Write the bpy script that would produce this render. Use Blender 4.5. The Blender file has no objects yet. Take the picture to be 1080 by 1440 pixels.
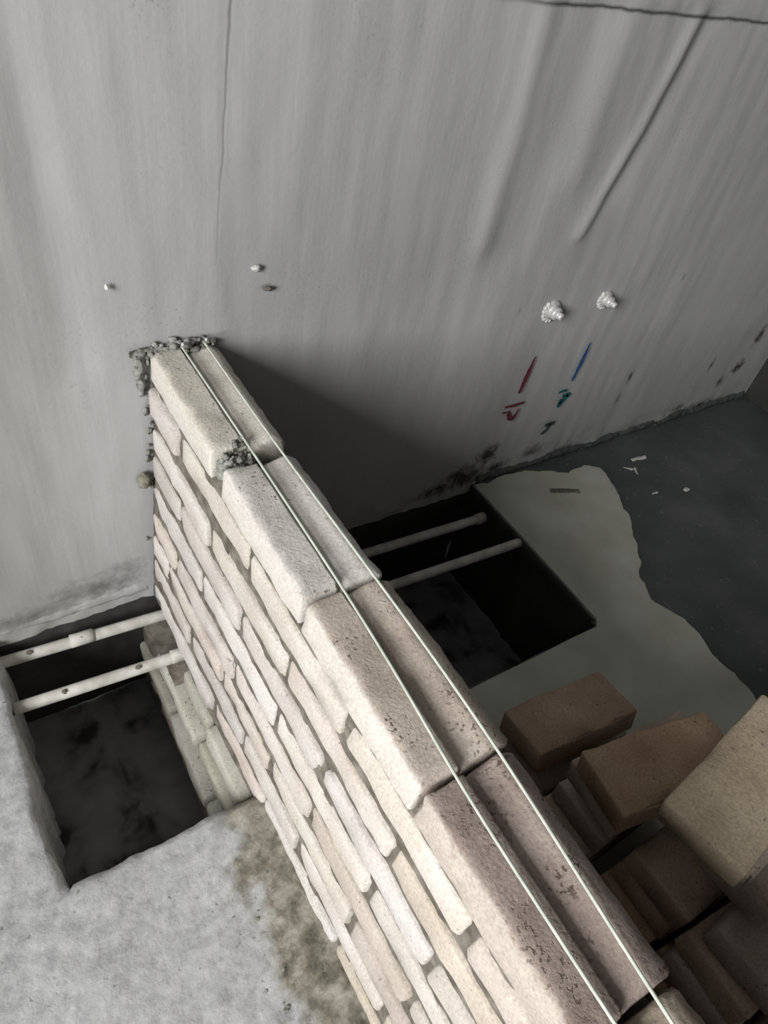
import bpy, math, random
import numpy as np
from mathutils import Vector, Matrix, noise

S = bpy.context.scene
COL = S.collection
rng = random.Random(7)

# ------------------------------------------------------------------ camera
cam_data = bpy.data.cameras.new('camera')
cam = bpy.data.objects.new('camera', cam_data); COL.objects.link(cam)
RIGHT = Vector((0.84266, -0.51479, 0.15785))
DOWN = Vector((-0.27296, -0.66110, -0.69888))
FWD = Vector((0.46413, 0.54583, -0.69760))
m = Matrix.Identity(4)
for i in range(3):
    m[i][0] = RIGHT[i]; m[i][1] = -DOWN[i]; m[i][2] = -FWD[i]
m[0][3], m[1][3], m[2][3] = 0.0, -1.0, 1.278
cam.matrix_world = m
cam_data.sensor_fit = 'VERTICAL'; cam_data.sensor_height = 36.0
cam_data.lens = 976.0 / 1440.0 * 36.0
cam_data.clip_start = 0.02
S.camera = cam

# ------------------------------------------------------------------ world, daylight, exposure
w = bpy.data.worlds.new('overcast_sky'); S.world = w; w.use_nodes = True
bg = w.node_tree.nodes['Background']
bg.inputs[0].default_value = (0.93, 0.97, 1.0, 1); bg.inputs[1].default_value = 0.6

WIN_X, WIN_Y0, WIN_Y1, WIN_Z0, WIN_Z1 = -2.6, -2.75, -1.15, 0.95, 3.0
la = bpy.data.lights.new('window_daylight', 'AREA'); la.shape = 'RECTANGLE'
la.size = WIN_Y1 - WIN_Y0 - 0.1; la.size_y = WIN_Z1 - WIN_Z0 - 0.1; la.energy = 252; la.color = (1.0, 0.99, 0.98)
lo = bpy.data.objects.new('window_daylight', la); COL.objects.link(lo)
lo.location = (WIN_X - 0.13, (WIN_Y0 + WIN_Y1) / 2, (WIN_Z0 + WIN_Z1) / 2)
lo.rotation_euler = (math.radians(90), 0, math.radians(-90))

S.view_settings.view_transform = 'Standard'; S.view_settings.look = 'None'
S.view_settings.gamma = 1.0; S.view_settings.use_curve_mapping = False
S.view_settings.exposure = 0.0

# ------------------------------------------------------------------ material helpers
class N:
    def __init__(self, name):
        self.m = bpy.data.materials.new(name); self.m.use_nodes = True
        self.t = self.m.node_tree; self.b = self.t.nodes['Principled BSDF']
        self.b.inputs['Specular IOR Level'].default_value = 0.25
        self.tc = self.t.nodes.new('ShaderNodeTexCoord')
        self.co = self.tc.outputs['Object']
    def node(self, k): return self.t.nodes.new(k)
    def put(self, sock, v):
        if isinstance(v, tuple) and len(v) == 3 and sock.type == 'RGBA': v = (*v, 1)
        if isinstance(v, bpy.types.NodeSocket): self.t.links.new(v, sock)
        else: sock.default_value = v
    def math(self, op, a, b=0.0, c=0.0, clamp=False):
        n = self.node('ShaderNodeMath'); n.operation = op; n.use_clamp = clamp
        for i, v in enumerate((a, b, c)): self.put(n.inputs[i], v)
        return n.outputs[0]
    def rand_offset(self):
        oi = self.node('ShaderNodeObjectInfo'); self.rnd = oi.outputs['Random']
        n = self.node('ShaderNodeVectorMath'); n.operation = 'SCALE'; n.inputs[0].default_value = (37, 17, 29)
        self.put(n.inputs['Scale'], self.rnd)
        a = self.node('ShaderNodeVectorMath'); a.operation = 'ADD'
        self.put(a.inputs[0], self.co); self.put(a.inputs[1], n.outputs[0]); self.co = a.outputs[0]
    def map(self, scale):
        n = self.node('ShaderNodeMapping'); self.put(n.inputs['Vector'], self.co); n.inputs['Scale'].default_value = scale
        return n.outputs[0]
    def noise(self, scale, detail=4, rough=0.55, co=None, dist=0.0):
        n = self.node('ShaderNodeTexNoise'); n.inputs['Scale'].default_value = scale
        n.inputs['Detail'].default_value = detail; n.inputs['Roughness'].default_value = rough
        n.inputs['Distortion'].default_value = dist
        self.put(n.inputs['Vector'], co or self.co); return n.outputs['Fac']
    def ramp(self, f, stops):
        n = self.node('ShaderNodeValToRGB'); e = n.color_ramp.elements
        while len(e) < len(stops): e.new(0.5)
        for el, (p, c) in zip(e, stops):
            el.position = p; el.color = (c, c, c, 1) if isinstance(c, (int, float)) else (*c, 1)
        self.put(n.inputs[0], f); return n.outputs[0]
    def mix(self, f, a, b, mode='MIX'):
        n = self.node('ShaderNodeMix'); n.data_type = 'RGBA'; n.blend_type = mode
        self.put(n.inputs['Factor'], f)
        for s, v in ((n.inputs[6], a), (n.inputs[7], b)):
            if isinstance(v, tuple): v = (*v, 1) if len(v) == 3 else v
            self.put(s, v)
        return n.outputs[2]
    def sep(self):
        n = self.node('ShaderNodeSeparateXYZ'); self.put(n.inputs[0], self.tc.outputs['Object']); return n.outputs
    def bump(self, h, strength=0.3, dist=0.003):
        n = self.node('ShaderNodeBump'); n.inputs['Strength'].default_value = strength; n.inputs['Distance'].default_value = dist
        self.put(n.inputs['Height'], h); self.put(self.b.inputs['Normal'], n.outputs[0])
    def done(self, col, rough=0.9, metal=0.0):
        self.put(self.b.inputs['Base Color'], col); self.put(self.b.inputs['Roughness'], rough)
        self.b.inputs['Metallic'].default_value = metal; return self.m

def brick_mat(name, c0, c1, c2, speck=(0.12, 0.09, 0.07), speck_lo=0.33, bstr=0.4, vary=1.0, side_col=None):
    n = N(name); n.rand_offset()
    base = n.ramp(n.noise(9, 5), [(0.3, c0), (0.5, c1), (0.72, c2)])
    hs = n.node('ShaderNodeHueSaturation'); n.put(hs.inputs['Color'], base)
    n.put(hs.inputs['Value'], n.math('MULTIPLY_ADD', n.rnd, 0.16, 0.92))
    n.put(hs.inputs['Saturation'], n.math('MULTIPLY_ADD', n.math('FRACT', n.math('MULTIPLY', n.rnd, 7.3)), 0.7, 0.65))
    n.put(hs.inputs['Hue'], n.math('MULTIPLY_ADD', n.math('FRACT', n.math('MULTIPLY', n.rnd, 3.7)), 0.05 * vary, 0.5 - 0.025 * vary))
    fine = n.noise(260, 3, 0.6)
    colr = hs.outputs[0]
    if side_col:                                                      # paler tone over the left face only, with a ragged edge
        x = n.sep()[0]
        e = n.math('ADD', x, n.math('MULTIPLY', n.math('SUBTRACT', n.noise(45, 4, 0.65), 0.5), 0.016))
        dm = n.math('MULTIPLY_ADD', e, -200.0, -11.2, clamp=True)
        colr = n.mix(dm, colr, n.ramp(n.noise(14, 4), [(0.3, tuple(v * 0.87 for v in side_col)), (0.7, side_col)]))
    sp = n.math('MULTIPLY', n.ramp(n.noise(170, 2), [(speck_lo - 0.05, 1.0), (speck_lo + 0.03, 0.0)]),
                n.ramp(n.noise(17, 2), [(0.45, 0.0), (0.6, 1.0)]))
    if side_col: sp = n.math('MULTIPLY', sp, n.math('SUBTRACT', 1.0, dm, clamp=True))
    c = n.mix(sp, n.mix(0.3, colr, n.ramp(fine, [(0.3, 0.25), (0.7, 0.9)]), 'OVERLAY'), speck)
    n.bump(n.math('SUBTRACT', n.math('ADD', fine, n.math('MULTIPLY', n.noise(60, 4), 1.5)), n.math('MULTIPLY', sp, 2)), bstr, 0.0025)
    return n.done(c, 0.93)

M = {}
M['brick_pale'] = brick_mat('pale_dusty_brick', (0.44, 0.395, 0.355), (0.505, 0.462, 0.422), (0.57, 0.54, 0.51), speck_lo=0.29, vary=0.6)
M['brick_mid'] = brick_mat('tan_pale_brick', (0.38, 0.335, 0.29), (0.44, 0.395, 0.347), (0.50, 0.457, 0.408), speck_lo=0.29, vary=0.35)
M['brick_far'] = brick_mat('dusty_grey_topped_brick', (0.42, 0.395, 0.35), (0.50, 0.475, 0.43), (0.57, 0.545, 0.50), side_col=(0.57, 0.53, 0.485))
M['brick_top'] = brick_mat('tan_topped_brick', (0.36, 0.31, 0.255), (0.45, 0.395, 0.33), (0.53, 0.475, 0.41), speck_lo=0.38, side_col=(0.55, 0.505, 0.46))
M['brick_near'] = brick_mat('brown_brick', (0.24, 0.185, 0.14), (0.32, 0.255, 0.20), (0.40, 0.33, 0.27), speck_lo=0.4, side_col=(0.45, 0.40, 0.35))
M['brick_low'] = brick_mat('mortar_smeared_brick', (0.31, 0.31, 0.26), (0.40, 0.39, 0.33), (0.48, 0.465, 0.41), vary=0.4)
M['brick_red'] = brick_mat('reddish_brown_brick', (0.30, 0.215, 0.165), (0.38, 0.285, 0.225), (0.46, 0.36, 0.29), vary=0.3)
M['brick_buff'] = brick_mat('buff_brick', (0.225, 0.165, 0.095), (0.295, 0.228, 0.14), (0.36, 0.29, 0.195), vary=0.0)

def mortar_mat():
    n = N('grey_brown_mortar')
    c = n.ramp(n.noise(40, 5), [(0.3, (0.09, 0.08, 0.062)), (0.5, (0.165, 0.148, 0.122)), (0.7, (0.26, 0.238, 0.205))])
    n.bump(n.noise(220, 4, 0.7), 0.9, 0.004); return n.done(c, 0.95)
M['mortar'] = mortar_mat()
def mortar_grey():
    n = N('crumbly_grey_mortar')
    c = n.ramp(n.noise(70, 5), [(0.33, (0.07, 0.068, 0.055)), (0.45, (0.26, 0.26, 0.235)), (0.65, (0.42, 0.42, 0.40))])
    n.bump(n.noise(260, 4, 0.7), 0.9, 0.004); return n.done(c, 0.95)
M['mortar_grey'] = mortar_grey()
def mortar_olive():
    n = N('damp_olive_mortar')
    c = n.ramp(n.noise(60, 5), [(0.3, (0.07, 0.07, 0.05)), (0.5, (0.20, 0.20, 0.15)), (0.7, (0.38, 0.37, 0.32))])
    n.bump(n.noise(260, 4, 0.7), 0.9, 0.004); return n.done(c, 0.95)
M['mortar_olive'] = mortar_olive()

def wall_mat():
    n = N('grey_cement_render'); x, y, z = n.sep()
    v = n.noise(1.0, 5, 0.6, n.map((9, 1, 0.8)))
    c = n.ramp(v, [(0.25, 0.375), (0.5, 0.415), (0.75, 0.45)])
    c = n.mix(0.35, c, n.ramp(n.noise(2.2, 4), [(0.3, 0.30), (0.7, 0.46)]))
    # faint olive tint at the left; dimmer light there painted into the colour
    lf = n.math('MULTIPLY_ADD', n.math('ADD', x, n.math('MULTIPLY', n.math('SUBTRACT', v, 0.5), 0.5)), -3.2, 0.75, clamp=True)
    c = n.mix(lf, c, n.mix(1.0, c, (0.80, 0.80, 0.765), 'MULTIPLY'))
    # fine trowel hairlines
    h = n.noise(1.0, 4, 0.7, n.map((130, 1, 3)))
    c = n.mix(0.05, c, n.ramp(h, [(0.35, 0.1), (0.65, 0.8)]), 'OVERLAY')
    wob = n.math('MULTIPLY', n.math('SUBTRACT', n.noise(14, 4), 0.5), 0.012)
    def crack(d, lim, wdt):
        a = n.math('ABSOLUTE', n.math('ADD', d, wob))
        k = n.math('SUBTRACT', 1.0, n.math('DIVIDE', a, wdt), clamp=True)
        return n.math('MULTIPLY', k, lim)
    dv = n.math('SUBTRACT', x, n.math('MULTIPLY_ADD', z, 0.067, 0.345))
    k1 = crack(dv, n.math('MULTIPLY', n.math('GREATER_THAN', z, 0.74), n.math('MULTIPLY_ADD', z, 1.6, -1.1, clamp=True)), 0.0032)
    dh = n.math('SUBTRACT', z, 1.116)
    k2 = crack(dh, n.math('MULTIPLY_ADD', x, 6.0, -4.9, clamp=True), 0.0050)
    kk = n.math('MAXIMUM', n.math('MULTIPLY', k1, 0.75), k2)
    c = n.mix(kk, c, (0.06, 0.06, 0.06))
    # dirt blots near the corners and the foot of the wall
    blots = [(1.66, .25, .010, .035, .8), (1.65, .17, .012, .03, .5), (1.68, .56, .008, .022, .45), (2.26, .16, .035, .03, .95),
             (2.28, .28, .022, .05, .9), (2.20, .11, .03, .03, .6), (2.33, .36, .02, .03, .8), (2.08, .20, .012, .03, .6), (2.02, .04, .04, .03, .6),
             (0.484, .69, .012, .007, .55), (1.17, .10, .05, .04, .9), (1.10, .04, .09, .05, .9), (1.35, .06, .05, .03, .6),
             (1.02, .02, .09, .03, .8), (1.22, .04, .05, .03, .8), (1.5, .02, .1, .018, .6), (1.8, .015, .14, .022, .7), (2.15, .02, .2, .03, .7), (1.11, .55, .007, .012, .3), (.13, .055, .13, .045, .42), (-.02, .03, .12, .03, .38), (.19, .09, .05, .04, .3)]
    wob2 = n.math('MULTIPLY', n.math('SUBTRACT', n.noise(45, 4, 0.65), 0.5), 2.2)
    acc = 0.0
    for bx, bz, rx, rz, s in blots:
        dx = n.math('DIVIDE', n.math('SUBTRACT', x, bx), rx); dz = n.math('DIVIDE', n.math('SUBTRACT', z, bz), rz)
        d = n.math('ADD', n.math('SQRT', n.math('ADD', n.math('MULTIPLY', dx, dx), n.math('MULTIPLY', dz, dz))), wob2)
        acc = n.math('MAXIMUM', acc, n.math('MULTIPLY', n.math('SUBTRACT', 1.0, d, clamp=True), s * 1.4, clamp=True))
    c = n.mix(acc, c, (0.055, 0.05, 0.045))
    # sandy pitted patch high on the wall and specks
    sand = n.math('MULTIPLY', n.ramp(n.noise(190, 2), [(0.32, 1.0), (0.40, 0.0)]), n.ramp(n.noise(4, 3), [(0.50, 0.0), (0.66, 1.0)]))
    zz = n.math('MULTIPLY_ADD', z, 8.0, -8.0, clamp=True)
    c = n.mix(n.math('MULTIPLY', sand, n.math('MULTIPLY_ADD', zz, 0.6, 0.25)), c, (0.12, 0.11, 0.10))
    hh = n.math('SUBTRACT', n.math('ADD', n.math('MULTIPLY', h, 0.3), n.math('ADD', n.math('MULTIPLY', n.noise(90, 4), 0.8), v)), n.math('MULTIPLY', kk, 3))
    n.bump(hh, 0.14, 0.004); return n.done(c, 0.85)
M['wall'] = wall_mat()

def concrete_mat():
    n = N('pale_grey_concrete'); x, y, z = n.sep()
    c = n.ramp(n.noise(14, 6, 0.6), [(0.28, (0.28, 0.293, 0.306)), (0.5, (0.37, 0.383, 0.395)), (0.72, (0.47, 0.48, 0.487))])
    c = n.mix(0.5, c, n.ramp(n.noise(45, 4, 0.7), [(0.35, 0.26), (0.65, 0.53)]))
    sp = n.math('MULTIPLY', n.math('MULTIPLY', n.ramp(n.noise(62, 2), [(0.27, 1.0), (0.34, 0.0)]), n.ramp(n.noise(6, 2), [(0.45, 0.1), (0.6, 1.0)])), 0.8)
    c = n.mix(sp, c, (0.12, 0.12, 0.12))
    # mortar dropped beside the brickwork
    d = n.math('ADD', x, n.math('MULTIPLY', n.math('SUBTRACT', n.noise(13, 5, 0.65), 0.5), 0.20))
    f = n.math('MULTIPLY_ADD', d, 28.0, -4.3, clamp=True)
    mc = n.ramp(n.noise(32, 5, 0.65), [(0.3, (0.07, 0.066, 0.05)), (0.45, (0.16, 0.15, 0.12)), (0.58, (0.28, 0.265, 0.22)), (0.75, (0.40, 0.38, 0.34))])
    c = n.mix(f, c, mc)
    n.bump(n.math('SUBTRACT', n.math('ADD', n.noise(55, 5, 0.65), n.math('MULTIPLY', n.noise(200, 3), 0.25)), n.math('MULTIPLY', sp, 0.8)), 0.4, 0.006)
    return n.done(c, 0.92)
M['concrete'] = concrete_mat()

def dark_floor_mat():
    n = N('dark_waterproof_coating')
    c = n.ramp(n.noise(3.2, 5, 0.6), [(0.3, (0.055, 0.059, 0.060)), (0.55, (0.088, 0.092, 0.092)), (0.75, (0.135, 0.138, 0.138))])
    sp = n.ramp(n.noise(55, 3), [(0.64, 0.0), (0.70, 0.35)])
    c = n.mix(sp, c, (0.28, 0.28, 0.27))
    n.bump(n.noise(40, 4), 0.15, 0.003); return n.done(c, 0.62)
M['dark_floor'] = dark_floor_mat()

def screed_mat():
    n = N('fresh_cement_screed')
    c = n.ramp(n.noise(7, 5), [(0.3, (0.38, 0.39, 0.32)), (0.5, (0.45, 0.46, 0.39)), (0.7, (0.52, 0.53, 0.47))])
    n.bump(n.noise(30, 4), 0.25, 0.003); return n.done(c, 0.85)
M['screed'] = screed_mat()

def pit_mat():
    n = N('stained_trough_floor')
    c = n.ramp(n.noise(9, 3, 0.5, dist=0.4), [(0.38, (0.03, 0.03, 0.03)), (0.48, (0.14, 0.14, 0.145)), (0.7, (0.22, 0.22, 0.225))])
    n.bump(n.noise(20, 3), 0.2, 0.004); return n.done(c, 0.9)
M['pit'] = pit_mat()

def plain(name, c0, c1, scale, rough, metal=0.0, b=0.2):
    n = N(name); c = n.ramp(n.noise(scale, 4), [(0.35, c0), (0.65, c1)])
    n.bump(n.noise(scale * 3, 3), b, 0.001); return n.done(c, rough, metal)
M['pvc'] = plain('dusty_pale_plastic', (0.42, 0.41, 0.37), (0.62, 0.61, 0.57), 30, 0.6)
M['string'] = plain('pale_nylon_line', (0.42, 0.46, 0.40), (0.55, 0.58, 0.51), 60, 0.6)
M['steel'] = plain('dull_steel', (0.45, 0.45, 0.45), (0.7, 0.7, 0.7), 80, 0.35, 0.9)
M['zinc'] = plain('silvery_outlet_metal', (0.62, 0.62, 0.61), (0.8, 0.8, 0.79), 120, 0.4, 0.45)
M['red_paint'] = plain('dark_red_marker', (0.10, 0.018, 0.03), (0.20, 0.04, 0.06), 90, 0.8)
M['blue_paint'] = plain('blue_marker', (0.02, 0.07, 0.20), (0.04, 0.15, 0.34), 90, 0.8)
M['teal_paint'] = plain('teal_marker', (0.015, 0.09, 0.11), (0.03, 0.16, 0.16), 90, 0.8)
M['dusk_paint'] = plain('smudged_dark_marker', (0.03, 0.045, 0.045), (0.07, 0.09, 0.085), 90, 0.85)
M['chip'] = plain('white_plaster_chip', (0.5, 0.5, 0.48), (0.7, 0.7, 0.68), 60, 0.9)
M['trough'] = plain('trough_shade_and_band_black', (0.03, 0.03, 0.028), (0.055, 0.055, 0.052), 8, 0.8)  # near-black paints the trough's deep shade into its walls; also colours a wall band
M['white'] = plain('white_window_frame', (0.7, 0.7, 0.7), (0.8, 0.8, 0.8), 20, 0.5)
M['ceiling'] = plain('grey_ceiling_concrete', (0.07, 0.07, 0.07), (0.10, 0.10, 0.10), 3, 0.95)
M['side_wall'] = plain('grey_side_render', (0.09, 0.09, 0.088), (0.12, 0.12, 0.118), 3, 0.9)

# ------------------------------------------------------------------ mesh helpers
def link(name, verts, faces, mat, parent=None, smooth=True, mats=None, idx=None):
    me = bpy.data.meshes.new(name); me.from_pydata([tuple(v) for v in verts], [], [tuple(f) for f in faces])
    for mm in (mats or [mat]): me.materials.append(mm)
    if idx is not None: me.polygons.foreach_set('material_index', idx)
    if smooth: me.polygons.foreach_set('use_smooth', [True] * len(me.polygons))
    me.update()
    o = bpy.data.objects.new(name, me); COL.objects.link(o)
    if parent: o.parent = parent
    return o
def empty(name, loc, label=None, cat=None, group=None):
    o = bpy.data.objects.new(name, None); COL.objects.link(o); o.location = loc; o.empty_display_size = 0.05
    if label: o['label'] = label
    if cat: o['category'] = cat
    if group: o['group'] = group
    return o
def tag(o, label, cat, group=None):
    o['label'] = label; o['category'] = cat
    if group: o['group'] = group
    return o
def structure(o): o['kind'] = 'structure'; return o

def n3(x, y, z): return noise.noise(Vector((x, y, z)))
def fbm(x, y, z): return noise.fractal(Vector((x, y, z)), 0.9, 2.1, 4)

def axis_pts(h, r, n):
    inner = np.linspace(-h + r, h - r, n)
    return np.concatenate(([-h, -h + 0.3 * r], inner, [h - 0.3 * r, h]))
def round_box(dims, r, seg, seed=0, amp=0.0015, freq=22.0, prof=None, chip=0.0):
    """closed rounded box with a worn, uneven surface; returns verts, faces"""
    h = [d / 2 for d in dims]; ax = [axis_pts(h[i], r, seg[i]) for i in range(3)]
    verts, faces, idx = [], [], {}
    inner = [hh - r for hh in h]
    def vid(p):
        k = tuple(round(c, 6) for c in p)
        if k in idx: return idx[k]
        q = [max(-inner[i], min(inner[i], p[i])) for i in range(3)]
        d = Vector([p[i] - q[i] for i in range(3)])
        nrm = d.normalized() if d.length > 1e-9 else Vector((0, 0, 0))
        v = Vector(q) + nrm * r
        a = amp * fbm(v.x * freq + seed * 3.1, v.y * freq + seed * 1.7, v.z * freq + seed) * 1.6
        if chip:
            c = n3(v.x * 30 + seed, v.y * 30, v.z * 30 + 9); corner = sum(1 for i in range(3) if abs(p[i]) > inner[i] + 1e-6)
            if corner >= 2 and c > 0.12: a -= chip * (c - 0.12) * 4
        v = v + nrm * a
        if prof: v = prof(v)
        idx[k] = len(verts); verts.append(v); return idx[k]
    for a in range(3):
        b, c = (a + 1) % 3, (a + 2) % 3
        for s in (-1, 1):
            for i in range(len(ax[b]) - 1):
                for j in range(len(ax[c]) - 1):
                    quad = []
                    for (ii, jj) in ((i, j), (i + 1, j), (i + 1, j + 1), (i, j + 1)):
                        p = [0, 0, 0]; p[a] = s * h[a]; p[b] = ax[b][ii]; p[c] = ax[c][jj]; quad.append(vid(p))
                    faces.append(quad if s > 0 else quad[::-1])
    return verts, faces
def lathe(prof, n=20):
    verts, faces = [], []
    for (r, z) in prof:
        for k in range(n): a = 2 * math.pi * k / n; verts.append(Vector((r * math.cos(a), r * math.sin(a), z)))
    for i in range(len(prof) - 1):
        for k in range(n): k2 = (k + 1) % n; faces.append((i * n + k, i * n + k2, (i + 1) * n + k2, (i + 1) * n + k))
    faces.append(tuple(range(n))[::-1]); faces.append(tuple((len(prof) - 1) * n + k for k in range(n)))
    return verts, faces
def tube(pts, r, n=10, wob=0.0):
    pts = [Vector(p) for p in pts]; verts, faces = [], []
    for i, p in enumerate(pts):
        t = (pts[min(i + 1, len(pts) - 1)] - pts[max(i - 1, 0)]).normalized()
        u = t.cross(Vector((0, 0, 1))).normalized(); v = u.cross(t)
        rr = r * (1 + wob * n3(i * 0.7, p.x * 20, 3))
        for k in range(n): a = 2 * math.pi * k / n; verts.append(p + (u * math.cos(a) + v * math.sin(a)) * rr)
    for i in range(len(pts) - 1):
        for k in range(n): k2 = (k + 1) % n; faces.append((i * n + k, i * n + k2, (i + 1) * n + k2, (i + 1) * n + k))
    faces.append(tuple(range(n))[::-1]); faces.append(tuple((len(pts) - 1) * n + k for k in range(n)))
    return verts, faces
def blob(c, r, seed, amp=0.45, freq=2.2, nu=14, nv=9):
    verts, faces = [], []
    for j in range(nv + 1):
        ph = math.pi * j / nv
        for i in range(nu):
            th = 2 * math.pi * i / nu
            d = Vector((math.sin(ph) * math.cos(th), math.sin(ph) * math.sin(th), math.cos(ph)))
            s = 1 + amp * fbm(d.x * freq + seed * 5, d.y * freq, d.z * freq + seed)
            verts.append(Vector((c[0] + d.x * r[0] * s, c[1] + d.y * r[1] * s, c[2] + d.z * r[2] * s)))
    for j in range(nv):
        for i in range(nu):
            i2 = (i + 1) % nu; faces.append((j * nu + i, (j + 1) * nu + i, (j + 1) * nu + i2, j * nu + i2))
    return verts, faces
def join(parts):
    V, F = [], []
    for v, f in parts:
        o = len(V); V += list(v); F += [tuple(i + o for i in q) for q in f]
    return V, F
def box(x0, x1, y0, y1, z0, z1):
    v = [(x0, y0, z0), (x1, y0, z0), (x1, y1, z0), (x0, y1, z0), (x0, y0, z1), (x1, y0, z1), (x1, y1, z1), (x0, y1, z1)]
    f = [(0, 3, 2, 1), (4, 5, 6, 7), (0, 1, 5, 4), (1, 2, 6, 5), (2, 3, 7, 6), (3, 0, 4, 7)]
    return v, f

# ------------------------------------------------------------------ room shell
RX, FY, CZ, PZ = 2.43, -3.6, 3.15, -0.35          # right wall, front wall, ceiling, trough bottom
# back wall: trowelled render with real undulation, ridges and a rough foot
def seg_d(px, pz, pts):
    best = 9
    for (x0, z0), (x1, z1) in zip(pts, pts[1:]):
        dx, dz = x1 - x0, z1 - z0; t = max(0, min(1, ((px - x0) * dx + (pz - z0) * dz) / (dx * dx + dz * dz)))
        best = min(best, math.hypot(px - x0 - t * dx, pz - z0 - t * dz))
    return best
ridges = [([(1.33, 1.112), (1.29, .93), (1.215, .72)], .016, .0065), ([(1.37, 1.112), (1.325, .95), (1.28, .80)], .03, -.004),
          ([(.945, 1.112), (.955, .96), (.95, .72)], .028, .0050), ([(1.07, 1.1), (1.06, .9), (1.03, .7)], .05, -.005),
          ([(1.15, 1.1), (1.14, .85)], .04, .0035), ([(.12, 2.5), (.16, .6)], .03, -.004), ([(.56, 1.6), (.52, .8)], .02, .0015)]
gx = np.concatenate((np.arange(-2.6, -.25, .05), np.arange(-.25, 1.75, .0105), np.arange(1.75, RX, .02), [RX]))
gz = np.concatenate((np.arange(PZ, -.06, .03), np.arange(-.06, 1.25, .0105), np.arange(1.25, CZ, .05), [CZ]))
V = []
for zz in gz:
    for xx in gx:
        y = 0.004 * fbm(xx * 3.0, zz * 1.2, 1.0) + 0.0011 * fbm(xx * 26, zz * 5, 4.0)
        if zz > .3:
            for pts, wd, am in ridges:
                d = seg_d(xx, zz, pts)
                if d < 3 * wd: y += am * math.exp(-(d / wd) ** 2)
        if zz < .10:
            k = min(1, (.10 - zz) / .10) if zz > 0 else 1.0
            y += k * (0.006 * fbm(xx * 9, zz * 14, 8.0) + 0.0035 * fbm(xx * 40, zz * 40, 2.0))
        if zz > 1.116 and xx > .85: y += .004
        V.append((xx, -y if y < .02 else -.02, zz))
nx = len(gx); F = [(j * nx + i, j * nx + i + 1, (j + 1) * nx + i + 1, (j + 1) * nx + i) for j in range(len(gz) - 1) for i in range(nx - 1)]
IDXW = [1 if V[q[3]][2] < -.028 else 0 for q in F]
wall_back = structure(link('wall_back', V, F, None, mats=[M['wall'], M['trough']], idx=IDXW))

# rough mortar fillet along the foot of the back wall, left of the brick wall
def fillet(x0, x1, seed, hgt, out, base):
    n = int((x1 - x0) / .006); V, F = [], []; prof = [(0, 1.0), (.55, .80), (.85, .55), (1.0, .32), (.9, .12), (.6, -.12), (0, -.3)]
    for i in range(n + 1):
        xx = x0 + (x1 - x0) * i / n
        hh = hgt * (1 + .55 * fbm(xx * 9, seed, 0)); oo = out * (1 + .5 * fbm(xx * 17, seed + 3, 0)); bb = base(xx)
        for k, (a, b) in enumerate(prof):
            V.append((xx, .003 - oo * a * (1 + .35 * fbm(xx * 60, k * 2.1, seed)), bb + hh * b + .004 * fbm(xx * 50, k, seed)))
    m_ = len(prof)
    for i in range(n):
        for k in range(m_ - 1): F.append((i * m_ + k, i * m_ + k + 1, (i + 1) * m_ + k + 1, (i + 1) * m_ + k))
    return V, F
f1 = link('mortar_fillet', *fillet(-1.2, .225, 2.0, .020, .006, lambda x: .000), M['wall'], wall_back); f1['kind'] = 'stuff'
f2 = link('mortar_fillet', *fillet(1.16, RX - .02, 5.0, .022, .012, lambda x: .004), M['dark_floor'], wall_back); f2['kind'] = 'stuff'

# floor slab with the sunken trough cut out of it
TX0, TX1, TY = -.078, 1.142, -.53
fx = np.concatenate((np.arange(-2.6, -.6, .06), np.arange(-.6, -.09, .011), np.linspace(TX0, TX1, 111), np.arange(TX1 + .011, 1.7, .02), np.arange(1.7, RX, .05), [RX]))
fy = np.concatenate((np.arange(FY, -1.5, .06), np.arange(-1.5, TY - .006, .011), np.linspace(TY, 0.0, 49)))
NX, NY = len(fx), len(fy); ix0 = int(np.argmin(abs(fx - TX0))); ix1 = int(np.argmin(abs(fx - TX1))); iy0 = int(np.argmin(abs(fy - TY)))
V = []
for j in range(NY):
    for i in range(NX):
        x, y = float(fx[i]), float(fy[j]); z = 0.0
        if x < .33:
            rough = 1.0
            z = .0035 * fbm(x * 7, y * 7, 3) + .0022 * fbm(x * 34, y * 34, 5)
            dw = .235 - x
            if y < TY and dw < .16:                                # droppings against the brickwork
                z += .009 * max(0, 1 - dw / .16) ** 2 * (1 + .9 * fbm(x * 22, y * 16, 9)) + .004 * fbm(x * 55, y * 55, 1)
            if x < -.04 and y > TY - .25: z += .004 * fbm(x * 15, y * 15, 7)
            if i == ix0 and j >= iy0: x += .016 * fbm(y * 9, 1, 2) + .005 * fbm(y * 45, 3, 2) - .010; z -= .004
            if j == iy0 and ix0 <= i: y += .007 * fbm(x * 10, 5, 2) + .003 * fbm(x * 50, 8, 2); z -= .003
            if i == ix0 and j == iy0: x, y = TX0 + .004, TY - .002
        else:
            z = .0015 * fbm(x * 4, y * 4, 3)
            if i == ix1 and j >= iy0: x += .004 * fbm(y * 11, 1, 2)
            if j == iy0 and i <= ix1: y += .005 * fbm(x * 6, 5, 2)
            if i == ix1 and j == iy0: x -= .012; y += .012
        V.append((x, y, z))
F, IDX = [], []
for j in range(NY - 1):
    for i in range(NX - 1):
        if j >= iy0 and ix0 <= i < ix1: continue
        F.append((j * NX + i, j * NX + i + 1, (j + 1) * NX + i + 1, (j + 1) * NX + i)); IDX.append(0 if fx[i] < .33 else 1)
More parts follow.
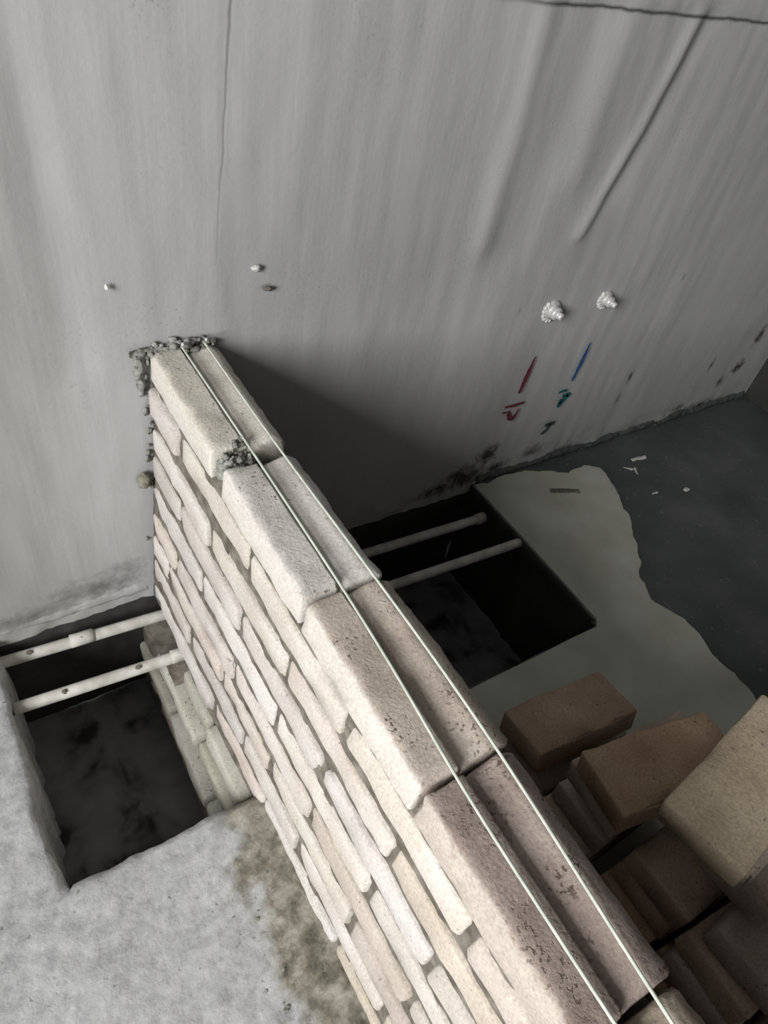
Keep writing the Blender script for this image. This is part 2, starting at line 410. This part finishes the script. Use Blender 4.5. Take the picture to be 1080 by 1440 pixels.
def skirt(ids, mi):
    depth = [-.02, -.06, -.16, PZ]
    prev = ids
    for d in depth:
        cur = []
        for q in ids:
            x, y, z = V[q]; cur.append(len(V)); V.append((x + .006 * fbm(y * 30, d * 30, 4), y + .006 * fbm(x * 30, d * 30, 7), d))
        for a in range(len(ids) - 1): F.append((prev[a], prev[a + 1], cur[a + 1], cur[a])); IDX.append(mi(ids[a]))
        prev = cur
rim = [(NY - 1 - k) * NX + ix0 for k in range(NY - iy0)] + [iy0 * NX + i for i in range(ix0 + 1, ix1 + 1)] + [j * NX + ix1 for j in range(iy0 + 1, NY)]
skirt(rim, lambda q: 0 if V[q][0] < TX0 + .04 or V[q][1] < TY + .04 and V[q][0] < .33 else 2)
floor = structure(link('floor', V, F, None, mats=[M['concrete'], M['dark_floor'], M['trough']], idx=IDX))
pb_x, pb_y = np.linspace(TX0 - .05, TX1 + .03, 60), np.linspace(TY - .04, .02, 30)
V = [(x, y, PZ + .006 * fbm(x * 6, y * 6, 11)) for y in pb_y for x in pb_x]
F = [(j * 60 + i, j * 60 + i + 1, (j + 1) * 60 + i + 1, (j + 1) * 60 + i) for j in range(29) for i in range(59)]
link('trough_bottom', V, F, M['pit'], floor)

crumbs = []
for k in range(80):                                              # mortar crumbs beside the brickwork
    y = -.56 - rng.random() * .5; x = .232 - abs(rng.gauss(0, .04)) - .004; r = rng.uniform(.0012, .004) * (2 if rng.random() < .12 else 1)
    crumbs.append(blob((x, y, r * .2 + .001), (r * 1.4, r, r * .6), k + 300, .5, 2.4, 8, 6))
link('mortar_droppings', *join(crumbs), M['mortar_grey'], floor)['kind'] = 'stuff'

# fresh screed patch on the dark floor
outer = [(TX1 + .003, -.012), (1.235, -.014), (1.33, -.018), (1.40, -.05), (1.453, -.085), (1.52, -.07), (1.575, -.10), (1.54, -.188), (1.495, -.297), (1.43, -.386),
         (1.371, -.442), (1.325, -.537), (1.361, -.614), (1.343, -.72), (1.351, -.821), (1.31, -.91), (1.20, -.98), (1.0, -1.02), (.8, -1.0), (.6, -1.03), (.415, -1.0)]
inner = [(.415, TY - .004), (.60, TY - .005), (.787, TY - .004), (.95, TY - .005), (1.05, TY - .004), (1.128, TY - .006), (TX1 + .002, TY + .012), (TX1 + .004, -.40), (TX1 + .004, -.25), (TX1 + .004, -.12)]
def dense(pts, step):
    out = []
    for a, b in zip(pts, pts[1:]):
        n = max(1, int(math.hypot(b[0] - a[0], b[1] - a[1]) / step))
        for k in range(n): out.append((a[0] + (b[0] - a[0]) * k / n, a[1] + (b[1] - a[1]) * k / n))
    return out + [pts[-1]]
po = [(x + .014 * fbm(x * 14, y * 14, 2), y + .012 * fbm(x * 14, y * 14, 6)) if x > TX1 + .03 else (x, y) for x, y in dense(outer, .012)]
pin = dense(inner, .012)
import bmesh
bm = bmesh.new()
ring = [bm.verts.new((x, y, .0055)) for x, y in po + pin]
low = [bm.verts.new((v.co.x, v.co.y, -.002)) for v in ring]
top = bm.faces.new(ring)
for a in range(len(ring)): b = (a + 1) % len(ring); bm.faces.new((ring[b], ring[a], low[a], low[b]))
bmesh.ops.triangulate(bm, faces=[top]); bm.normal_update()
if sum(f.normal.z for f in bm.faces) < 0: bmesh.ops.reverse_faces(bm, faces=bm.faces[:])
me = bpy.data.meshes.new('screed_patch'); bm.to_mesh(me); bm.free(); me.materials.append(M['screed'])
sp = bpy.data.objects.new('screed_patch', me); COL.objects.link(sp); sp.parent = floor; sp['label'] = 'pale greenish screed patch with a ragged edge'

# remaining room: left wall with the window, right wall, front wall, ceiling
parts = [box(WIN_X - .16, WIN_X, FY, WIN_Y0, PZ, CZ), box(WIN_X - .16, WIN_X, WIN_Y1, .0, PZ, CZ), box(WIN_X - .16, WIN_X, WIN_Y0, WIN_Y1, PZ, WIN_Z0), box(WIN_X - .16, WIN_X, WIN_Y0, WIN_Y1, WIN_Z1, CZ)]
structure(link('wall_left', *join(parts), M['side_wall'], smooth=False))
structure(link('wall_right', *box(RX, RX + .12, FY, .0, PZ, CZ), M['side_wall'], smooth=False))
structure(link('wall_front', *box(WIN_X - .16, RX + .12, FY - .12, FY, PZ, CZ), M['side_wall'], smooth=False))
structure(link('ceiling', *box(WIN_X - .16, RX + .12, FY - .12, .12, CZ, CZ + .1), M['ceiling'], smooth=False))
structure(link('dark_band_right', *box(RX - .012, RX, FY, -.004, 0.003, .30), M['trough'], smooth=False))  # near-black band along the foot of the right wall
t = .045; xw0, xw1 = WIN_X - .10, WIN_X - .05
fr = [box(xw0, xw1, WIN_Y0, WIN_Y1, WIN_Z0, WIN_Z0 + t), box(xw0, xw1, WIN_Y0, WIN_Y1, WIN_Z1 - t, WIN_Z1),
      box(xw0, xw1, WIN_Y0, WIN_Y0 + t, WIN_Z0 + t, WIN_Z1 - t), box(xw0, xw1, WIN_Y1 - t, WIN_Y1, WIN_Z0 + t, WIN_Z1 - t)]
win = structure(link('window_1', *join(fr), M['white'], smooth=False))

# ------------------------------------------------------------------ the half-built brick wall
PITCH, BH, TOP = .0715, .0565, .606
def lean(z, y):
    far = max(0.0, min(1.0, 1 + y / .8))
    return .279 - (TOP - z) * (.033 + .040 * far)
bw = empty('brick_wall', (.33, -.8, 0), 'waist-high unfinished wall of pale bricks running out from the grey wall', 'brick wall')
def ap(o, loc): o.parent = bw; o.location = Vector(loc) - bw.location
def add_brick(y0, y1, zc, xl, xr, mat, seed, hgt=BH, prof=None, r=.0095, tilt=0.0, seg=None):
    L = abs(y1 - y0); W = xr - xl
    v, f = round_box((W, L, hgt), r, seg or (3, max(3, int(L / .02)), 2), seed, .0021, 22, prof, .004)
    o = link('brick', v, f, mat); ap(o, ((xl + xr) / 2, (y0 + y1) / 2, zc)); o.rotation_euler = (tilt, 0, rng.uniform(-.006, .006)); return o
# top course: each brick has a stepped trough along it, sharp on the left, sloping off on the right
def top_prof(v):
    z = v.z
    if z > .012:
        x = v.x + .336                                             # world x, brick centred at .336
        if x < .326: d = 0.0
        elif x < .3335: d = (x - .326) / .0075 * .011
        elif x < .374: d = .011 - (x - .3335) / .0405 * .0095
        else: d = .0015 + (x - .374) / .024 * .013
        k = min(1, (z - .012) / .012)
        v = Vector((v.x, v.y, z - d * k))
    return v
xs_top = 12
joints = {1: [.0, -.274, -.3125, -.562, -.568, -.823, -.829, -1.066, -1.073, -1.315, -1.323, -1.56]}
far_near = ['brick_far', 'brick_far', 'brick_top', 'brick_near', 'brick_near', 'brick_near']
top_right = [.394, .394, .402, .398, .398, .396]
def top_brick(y0, y1, mat, seed, xr):
    L = y0 - y1; W = xr - .277; h = .056; r = .0065
    hx = W / 2; hs = [hx, L / 2, h / 2]
    # dense sampling across x so that the step reads as a crisp edge
    cx = (xr + .277) / 2
    ax_x = np.array([-hx, -hx + .002, -hx + r] + [v - cx for v in (.292, .305, .316, .324, .3262, .3285, .331, .3335, .337, .345, .355, .365, .374)] + [hx - r, hx - .002, hx])
    ax_y = axis_pts(L / 2, r, max(4, int(L / .012))); ax_z = axis_pts(h / 2, r, 3)
    ax = [ax_x, ax_y, ax_z]; inner = [q - r for q in hs]; verts, faces, idx = [], [], {}
    def vid(p):
        k = tuple(round(c, 6) for c in p)
        if k in idx: return idx[k]
        q = [max(-inner[i], min(inner[i], p[i])) for i in range(3)]; d = Vector([p[i] - q[i] for i in range(3)])
        nr = d.normalized() if d.length > 1e-9 else Vector(); v = Vector(q) + nr * r
        edge = sum(1 for i in range(3) if abs(p[i]) > inner[i] + 1e-6)
        a = .0018 * fbm(v.x * 24 + seed, v.y * 24, v.z * 24) + .0007 * fbm(v.x * 90, v.y * 90 + seed, v.z * 90)
        if v.x > hx - .02: a += .004 * fbm(v.y * 16, seed, v.z * 10) + .002 * fbm(v.y * 60, seed, v.z * 30)
        if edge >= 2: a -= .003 * max(0, fbm(v.x * 40, v.y * 40 + seed, v.z * 40)) * 2
        v = v + nr * a; z = v.z
        if z > .008:
            x = v.x + cx
            xe = .3265 + .0006 * fbm(v.y * 30, seed, 0)
            if x < xe: dd = 0.0
            elif x < xe + .004: dd = (x - xe) / .004 * .014
            elif x < .374: dd = .014 - (x - xe - .004) / (.374 - xe - .004) * .013
            else: dd = .001 + (x - .374) / .024 * .014
            v.z = z - dd * min(1, (z - .008) / .014)
        # the left face leans out a little towards its foot
        if v.x < 0: v.x += (v.z - h / 2) * -.0 - (h / 2 - v.z) * .07
        pass
        idx[k] = len(verts); verts.append(v); return idx[k]
    for a in range(3):
        b, c = (a + 1) % 3, (a + 2) % 3
        for s in (-1, 1):
            for i in range(len(ax[b]) - 1):
                for j in range(len(ax[c]) - 1):
                    quad = []
                    for (ii, jj) in ((i, j), (i + 1, j), (i + 1, j + 1), (i, j + 1)):
                        p = [0, 0, 0]; p[a] = s * hs[a]; p[b] = ax[b][ii]; p[c] = ax[c][jj]; quad.append(vid(p))
                    faces.append(quad if s > 0 else quad[::-1])
    o = link('brick', verts, faces, M[mat]); ap(o, (cx, (y0 + y1) / 2, TOP - h / 2)); return o
J = joints[1]
for k in range(0, len(J), 2):
    o = top_brick(J[k] - (.004 if k == 0 else 0), J[k + 1], far_near[k // 2], k * 1.3 + 2, top_right[k // 2])

course_j = {2: [0, -.139, -.414, -.692, -.945, -1.2, -1.45], 3: [0, -.275, -.553, -.825, -1.075, -1.33, -1.58], 4: [0, -.15, -.405, -.674, -.936, -1.19, -1.44],
            5: [0, -.255, -.545, -.822, -1.07, -1.33, -1.58], 6: [0, -.135, -.40, -.673, -.946, -1.2, -1.45], 7: [0, -.095, -.36, -.55, -.82, -1.07, -1.33],
            8: [0, -.215, -.46, -.665, -.93, -1.18, -1.43], 9: [0, -.335, -.555, -.811, -1.06, -1.31, -1.56]}
zoff_far = {2: .004, 3: -.006, 4: -.003, 5: -.008, 6: -.006, 7: -.004, 8: -.003, 9: -.007}
for c, js in course_j.items():
    zc0 = TOP - BH / 2 - PITCH * (c - 1)
    for k in range(len(js) - 1):
        gap = rng.uniform(.0015, .005)
        y0, y1 = js[k] - gap - (.004 if k == 0 else 0), js[k + 1] + gap
        ym = (y0 + y1) / 2; zc = zc0 + zoff_far[c] * max(0, 1 + ym / .8) + rng.uniform(-.003, .003)
        xl = lean(zc, ym) + rng.uniform(-.003, .001)
        if c == 2 and k == 0: xl -= .004
        mat = 'brick_pale' if ym > -.80 or (ym > -.92 and rng.random() < .4) else 'brick_mid'
        add_brick(y0, y1, zc, xl, .392 + rng.uniform(-.004, .006), M[mat], c * 11 + k * 3.7, BH + rng.uniform(-.002, .0055), tilt=rng.uniform(-.012, .012))
# footing courses down in the trough
for c, js, xl, mats in ((10, [-.205, -.345, -.52], .226, 'brick_low'), (11, [0, -.09, -.33, -.525], .208, 'brick_low'), (12, [0, -.21, -.43, -.525], .190, 'brick_low'),
                        (13, [0, -.12, -.36, -.525], .196, 'brick_red'), (14, [0, -.24, -.48, -.525], .200, 'brick_red')):
    zc = TOP - BH / 2 - PITCH * (c - 1)
    for k in range(len(js) - 1):
        y0, y1 = js[k] - .004, js[k + 1] + .004
        add_brick(y0, y1, zc, xl + rng.uniform(-.004, .004), .400, M[mats], c * 7 + k, BH + .004, tilt=rng.uniform(-.008, .008))

# mortar: recessed core filling the joints, lumps where it squeezed out
def core(y0, y1, z0, z1, inset, xr, seed, step=.012):
    ny = max(2, int((y0 - y1) / step)); nz = max(2, int((z1 - z0) / .008)); V, F = [], []
    ring = nz * 2 + 2
    for j in range(ny + 1):
        y = y0 + (y1 - y0) * j / ny
        for i in range(nz + 1):
            z = z0 + (z1 - z0) * i / nz
            V.append((lean(z, y) + inset + .0024 * fbm(y * 18, z * 25, seed) + .0012 * fbm(y * 70, z * 70, seed), y, z))
        for i in range(nz, -1, -1):
            z = z0 + (z1 - z0) * i / nz; V.append((xr - .010 + .004 * fbm(y * 18, z * 25, seed + 5), y, z))
    for j in range(ny):
        for i in range(ring):
            i2 = (i + 1) % ring; F.append((j * ring + i, (j + 1) * ring + i, (j + 1) * ring + i2, j * ring + i2))
    F.append(tuple(range(ring))); F.append(tuple(ny * ring + i for i in range(ring))[::-1])
    return V, F
parts = [core(-.003, -1.56, -.022, TOP - .06, .0048, .394, 3), core(-.20, -.525, -.345, -.024, .000, .398, 9), core(-.003, -.196, -.345, -.105, -.02, .398, 12)]
V, F = join(parts)
V = [Vector(v) - bw.location for v in V]
mo = link('mortar', V, F, M['mortar'], bw); mo['kind'] = 'stuff'
lumps = []
for k in range(70):                                              # grainy heap in the first open joint of the top course
    r = rng.uniform(.0018, .0055); x = rng.uniform(.287, .328); y = -.292 + rng.uniform(-.018, .020) + (x - .305) * .5
    z = .599 + rng.uniform(-.012, .004) if y < -.276 else TOP + r * .4
    lumps.append(blob((x, y, z), (r, r, r), k, .5, 2.4, 8, 6))
lumps.append(blob((.302, -.293, .580), (.024, .018, .018), 71)); lumps.append(blob((.352, -.300, .560), (.03, .016, .012), 72)); lumps.append(blob((.385, -.302, .572), (.012, .012, .012), 73))
V, F = join(lumps); link('mortar_lump', [Vector(v) - bw.location for v in V], F, M['mortar_grey'], bw)['kind'] = 'stuff'
lumps = []
for k in range(90):                                              # squeezed out against the grey wall, top and left edge
    a = rng.random(); x = .250 + a * .138; r = rng.uniform(.002, .0065)
    z = .606 + .012 * math.sin(a * 3.1) * rng.uniform(-.6, 1.2)
    lumps.append(blob((x, -.003 - rng.random() ** 2 * .014, z), (r * 1.3, r, r), k + 20, .5, 2.3, 8, 6))
for k in range(22):
    z = .605 - rng.random() ** 2 * .5; r = rng.uniform(.002, .005)
    lumps.append(blob((lean(z, 0) + rng.uniform(-.010, .004), -.002, z), (r, r * .8, r * 1.6), k + 130, .5, 2.3, 8, 6))
lumps += [blob((.256, -.003, .575), (.009, .007, .026), 91, .5), blob((.258, -.003, .54), (.007, .006, .02), 92, .5), blob((.315, -.006, .606), (.03, .008, .007), 93, .5, 3), blob((.28, -.006, .608), (.03, .007, .006), 94, .5, 3)]
V, F = join(lumps); link('mortar_lump', [Vector(v) - bw.location for v in V], F, M['mortar_grey'], bw)['kind'] = 'stuff'
V, F = blob((.243, -.010, .330), (.014, .012, .017), 5, .3, 1.6)
link('mortar_lump', [Vector(v) - bw.location for v in V], F, M['mortar_olive'], bw)

# ------------------------------------------------------------------ mason's lines and their nails
zs = TOP + .0045
def spline(pts, n=60):
    ys = [p[1] for p in pts][::-1]; out = []
    for y in np.linspace(pts[0][1], pts[-1][1], n):
        out.append((float(np.interp(y, ys, [p[0] for p in pts][::-1])), float(y), float(np.interp(y, ys, [p[2] for p in pts][::-1]))))
    return out
l1 = [(.327, -.012, zs + .002), (.3285, -.22, zs), (.3285, -.42, zs), (.327, -.6, zs), (.3215, -.75, zs), (.3135, -.82, zs + .001), (.312, -1.0, zs + .001), (.3125, -1.25, zs + .001), (.313, -1.55, zs)]
l2 = [(.366, -.012, zs + .003), (.367, -.19, zs), (.3675, -.317, zs), (.372, -.516, zs), (.375, -.681, zs), (.3735, -.824, zs), (.366, -.949, zs), (.356, -1.088, zs), (.352, -1.3, zs), (.35, -1.55, zs)]
def smooth_line(pts):
    q = spline(pts, 160); a = np.array(q)
    for _ in range(60): a[1:-1] = (a[:-2] + 2 * a[1:-1] + a[2:]) / 4
    return [tuple(p) for p in a]
for pts, lab in ((l1, 'pale mason line lying along the step in the brick tops, the left one of two'), (l2, 'pale mason line over the right side of the brick tops')):
    o = link('mason_line', *tube(smooth_line(pts), .0019, 8), M['string']); tag(o, lab, 'string', )
for (x, z, lab) in ((.327, zs + .004, 'dark nail stuck in the mortar clump at the top left end of the brick wall'), (.367, zs + .006, 'bright bent nail holding the right mason line at the grey wall')):
    t_ = empty('masonry_nail', (x, -.001, z), lab, 'nail')
    sh = link('shank', *tube([(0, .0, 0), (0, -.012, .003), (.001, -.026, .008)], .0022, 10), M['steel'], t_)
    hd = link('nail_head', *lathe([(.0, -.001), (.005, -.001), (.0056, 0), (.005, .0012), (.0, .0016)], 14), M['steel'], t_); hd.location = (.001, -.027, .0085); hd.rotation_euler = (math.radians(72), 0, 0)

# ------------------------------------------------------------------ conduit pipes across the trough
def pipe(p0, p1, lab, cap=False):
    a, b = Vector(p0), Vector(p1); n = 40
    root = empty('conduit_pipe', p0, lab, 'pipe')
    pts = [a.lerp(b, i / n) - a + Vector((0, 0, -.004 * math.sin(math.pi * i / n))) for i in range(n + 1)]
    link('pipe_tube', *tube(pts, .0125, 18, .03), M['pvc'], root)
    d = (b - a)
    col = link('coupling', *tube([d * .245, d * .255, d * .268, d * .278], .0145, 18, .02), M['pvc'], root)
    dab = join([blob(d * q + Vector((0, -.004, .010)), (.007, .005, .0035), i + 3, .5, 2.0, 8, 6) for i, q in enumerate((.075, .19, .262))])
    link('mortar_dab', *dab, M['mortar'], root)['kind'] = 'stuff'
    if cap: link('end_cap', *tube([d * .988, d * .996, d * 1.006], .0155, 18), M['brick_low'], root)
pipe((-.30, -.018, -.046), (1.118, -.098, -.036), 'grey-white conduit pipe through the wall foot, nearest the grey wall', True)
pipe((-.084, -.150, -.040), (1.150, -.228, -.016), 'grey-white conduit pipe through the wall foot, nearer the camera')

# ------------------------------------------------------------------ water outlets and painted marks on the back wall
def outlet(x, z, r, lab, seed):
    root = empty('water_outlet', (x, -.003, z), lab, 'pipe outlet', 'water outlets on the grey wall')
    rot = (math.radians(90), 0, 0)
    k = r / .02
    fl = link('flange', *lathe([(.0, -.004), (.023 * k, -.004), (.0235 * k, .003), (.019 * k, .007), (.0, .007)], 22), M['zinc'], root); fl.rotation_euler = rot
    pr = [(.0, .005), (.015 * k, .005)]
    for i in range(4): pr += [(.0158 * k, .007 + i * .004), (.0138 * k, .009 + i * .004)]
    th = link('threaded_collar', *lathe(pr + [(.012 * k, .024), (.0, .024)], 20), M['zinc'], root); th.rotation_euler = rot
    pl_ = link('plug', *lathe([(.0, .022), (.009 * k, .022), (.009 * k, .034), (.007 * k, .037), (.0, .037)], 6), M['zinc'], root); pl_.rotation_euler = rot
    cr = join([blob((.024 * k * math.cos(a), -.001, .024 * k * math.sin(a)), (.006 * k, .005, .006 * k), seed + a, .5, 2, 8, 6) for a in np.arange(2.4, 5.2, .4)])
    link('plaster_crust', *cr, M['chip'], root)['kind'] = 'stuff'
outlet(1.214, .537, .021, 'silvery threaded water outlet above the red marks', 2.0)
outlet(1.393, .540, .018, 'silvery threaded water outlet above the blue marks', 5.0)

def stroke(pts, wd, y, seed=0):
    """a flat paint stroke on the wall, in (x, z); width per point"""
    V, F = [], []
    if not isinstance(wd, (list, tuple)): wd = [wd] * len(pts)
    n = 8 * (len(pts) - 1)
    ts = np.linspace(0, len(pts) - 1, n + 1); P = [Vector((float(np.interp(t, range(len(pts)), [p[0] for p in pts])), float(np.interp(t, range(len(pts)), [p[1] for p in pts])))) for t in ts]
    Wd = [float(np.interp(t, range(len(pts)), wd)) for t in ts]
    for i, p in enumerate(P):
        d = (P[min(i + 1, n)] - P[max(i - 1, 0)]).normalized(); nn = Vector((-d.y, d.x))
        for s in (-1, 1):
            q = p + nn * s * Wd[i] / 2 * (1 + .35 * fbm(i * .9, s, seed)); V.append((q.x, y, q.y))
    for i in range(n): F.append((2 * i, 2 * i + 1, 2 * i + 3, 2 * i + 2))
    return V, F
def mark(name, strokes, mat, lab, loc):
    o = link(name, *join([stroke(p, wd, 0.0, k + len(lab)) for k, (p, wd) in enumerate(strokes)]), mat, smooth=False)
    o.location = (0, -.0085, 0); tag(o, lab, 'painted mark'); o['group'] = 'painted marks on the grey wall'
    so = o.modifiers.new('thickness', 'SOLIDIFY'); so.thickness = .0006; so.offset = 0; return o
mark('painted_arrow', [([(1.209, .414), (1.203, .36), (1.197, .306)], [.004, .014, .008])], M['red_paint'], 'dark red painted stroke under the left water outlet', 0)
mark('painted_character', [([(1.163, .270), (1.20, .268), (1.229, .271)], [.006, .010, .006]), ([(1.182, .254), (1.186, .240), (1.194, .226), (1.206, .222), (1.214, .236), (1.218, .252)], [.006, .010, .012, .012, .007, .004]), ([(1.160, .252), (1.176, .250)], .005)], M['red_paint'], 'small dark red painted character below the red stroke', 0)
mark('painted_arrow', [([(1.398, .418), (1.394, .36), (1.388, .302)], [.004, .013, .007])], M['blue_paint'], 'blue painted stroke under the right water outlet', 0)
mark('painted_character', [([(1.354, .271), (1.372, .274), (1.384, .272)], .008), ([(1.374, .256), (1.396, .256), (1.404, .250)], .012), ([(1.396, .254), (1.384, .238), (1.372, .218)], .014),
                           ([(1.376, .246), (1.372, .228)], .012)], M['teal_paint'], 'small teal and blue painted character below the blue stroke', 0)
mark('painted_character', [([(1.352, .158), (1.374, .162), (1.388, .158)], .012), ([(1.374, .160), (1.366, .140), (1.350, .128)], .010)], M['dusk_paint'], 'faint dark painted smudge lowest under the teal character', 0)

# small plaster bits on the wall and the floor
V, F = blob((0, 0, 0), (.009, .003, .005), 3, .7, 3); o = link('plaster_crumb', V, F, M['chip']); o.location = (.462, -.006, .73); tag(o, 'white plaster crumb stuck on the grey wall above the brick wall', 'plaster crumb')
V, F = blob((0, 0, 0), (.003, .003, .005), 4, .5, 2.5); o = link('plaster_crumb', V, F, M['chip']); o.location = (.222, -.006, .728); tag(o, 'tiny plaster crumb on the grey wall left of the brick wall top', 'plaster crumb')
V, F = blob((0, 0, 0), (.008, .003, .004), 6, .7, 3); o = link('plaster_crumb', V, F, M['mortar']); o.location = (.486, -.005, .690); tag(o, 'dark crumb on the grey wall just below the white crumb', 'plaster crumb')
for (x, y, l, b, yaw, lab) in ((1.727, -.114, .058, .012, -.1, 'longest white scrap on the dark floor by the grey wall'), (1.655, -.135, .03, .006, -.7, 'thin white scrap left of the longest floor scrap'),
                               (1.672, -.155, .03, .006, 1.1, 'thin slanting white scrap crossing near the longest scrap'), (1.766, -.28, .018, .012, .2, 'small white scrap farthest right on the dark floor'),
                               (1.652, -.251, .024, .006, 0., 'thin white scrap nearest the screed patch edge')):
    v, f = round_box((l, b, .004), .0015, (5, 2, 2), x, .0015, 60); o = link('plaster_scrap', v, f, M['chip']); o.location = (x, y, .004); o.rotation_euler = (0, 0, yaw)
    tag(o, lab, 'plaster scrap', 'white scraps on the dark floor')
v, f = round_box((.09, .014, .004), .0015, (6, 2, 2), 4, .002, 50); o = link('mortar_sliver', v, f, M['mortar']); o.location = (1.385, -.135, .0075); o.rotation_euler = (0, 0, -.42); tag(o, 'dark sliver of mortar lying on the pale screed patch', 'mortar sliver')

# ------------------------------------------------------------------ heap of loose bricks on the right
variants = [round_box((.24, .115, .053), .005, (10, 5, 2), s * 7.7, .0016, 18, None, .003) for s in range(5)]
vm = {}
def loose(x, y, z, yaw, mat, lab, pitch=0.0, roll=0.0, var=None, group=None):
    var = rng.randrange(5) if var is None else var
    if (var, mat) not in vm:
        o = link('loose_brick', *variants[var], M[mat]); vm[(var, mat)] = o.data
    else:
        o = bpy.data.objects.new('loose_brick', vm[(var, mat)]); COL.objects.link(o)
    o.location = (x, y, z); o.rotation_euler = (math.radians(roll), math.radians(pitch), math.radians(yaw))
    tag(o, lab, 'brick', group or 'loose bricks heaped beside the brick wall'); return o
loose(.817, -.716, .114, -5, 'brick_red', 'dull reddish brick lying flat farthest from the camera, next to the pale screed', -.2, -13.8, 0)
loose(.770, -.896, .297, -11.6, 'brick_red', 'reddish-brown brick lying between the farthest brick and the big buff brick', -4.1, -7.6, 1)
loose(.743, -.985, .453, 8.8, 'brick_buff', 'big buff brick on top of the heap at the right edge of the photo', -8.3, -6.4, 2)
level = ['lowest', 'second from the floor', 'third from the floor']
def lay(x, y, k, yaw, lab, mat='brick_red', var=None): return loose(x, y, .004 + .0268 + .055 * k, yaw, mat, lab, var=var)
lay(.83, -.730, 0, 3, 'reddish brick lying under the farthest flat brick')
for k in range(3): lay(.79 + rng.uniform(-.012, .012), -.868, k, rng.uniform(-2, 2), 'dark brick, ' + level[k] + ', in the stack under the reddish-brown brick' if k < 2 else 'dark brick in shade, third from top of the stack under the reddish-brown brick')
loose(.790, -.878, .238, -6, 'brick_red', 'dark brick directly under the reddish-brown brick, its long side in shade', -4.1, -7.6, 3)
for k in range(4): lay(.80 + rng.uniform(-.01, .01), -1.014, k, rng.uniform(-2, 2), 'dark brick, ' + level[k] + ', in the stack under the big buff brick' if k < 3 else 'dim brick top showing in the gap between the reddish-brown brick and the buff brick')
loose(.800, -1.005, .386, 5, 'brick_red', 'dark brick directly under the big buff brick', -7.0, -6.4, 4)
loose(.830, -1.060, .326, 3, 'brick_red', 'dark brick second below the big buff brick', -5.0, -5.0, 1)
for k in range(5):
    labs = ['dark brick, lowest in the stack at the right photo edge, nearer than the buff brick', 'dark brick, second from the floor in the stack at the right photo edge', 'dark brick, third from the floor in the stack at the right photo edge', 'purplish-brown brick end below the big buff brick at the right edge', 'reddish brick with a long dark edge below and right of the big buff brick']
    lay((.79, .80, .78, .785, .800)[k], -1.144, k, (1, -2, 2, -3, 3)[k], labs[k])
for k in range(3): lay((.78, .77, .745)[k], -1.274, k, (-2, 2, 4)[k], 'dark brick, ' + level[k] + ', in the stack at the bottom right photo corner' if k < 2 else 'dim brown brick at the bottom right corner of the photo')
for (x, y, yaw, lab) in ((.565, -1.06, 78, 'dark brick on the floor between the heap and the brick wall, middle one'), (.555, -1.33, 97, 'dark brick on the floor between the heap and the brick wall, nearest the camera'), (.560, -.80, 66, 'dark brick on the floor between the heap and the brick wall, farthest one')):
    lay(x, y, 0, yaw, lab)
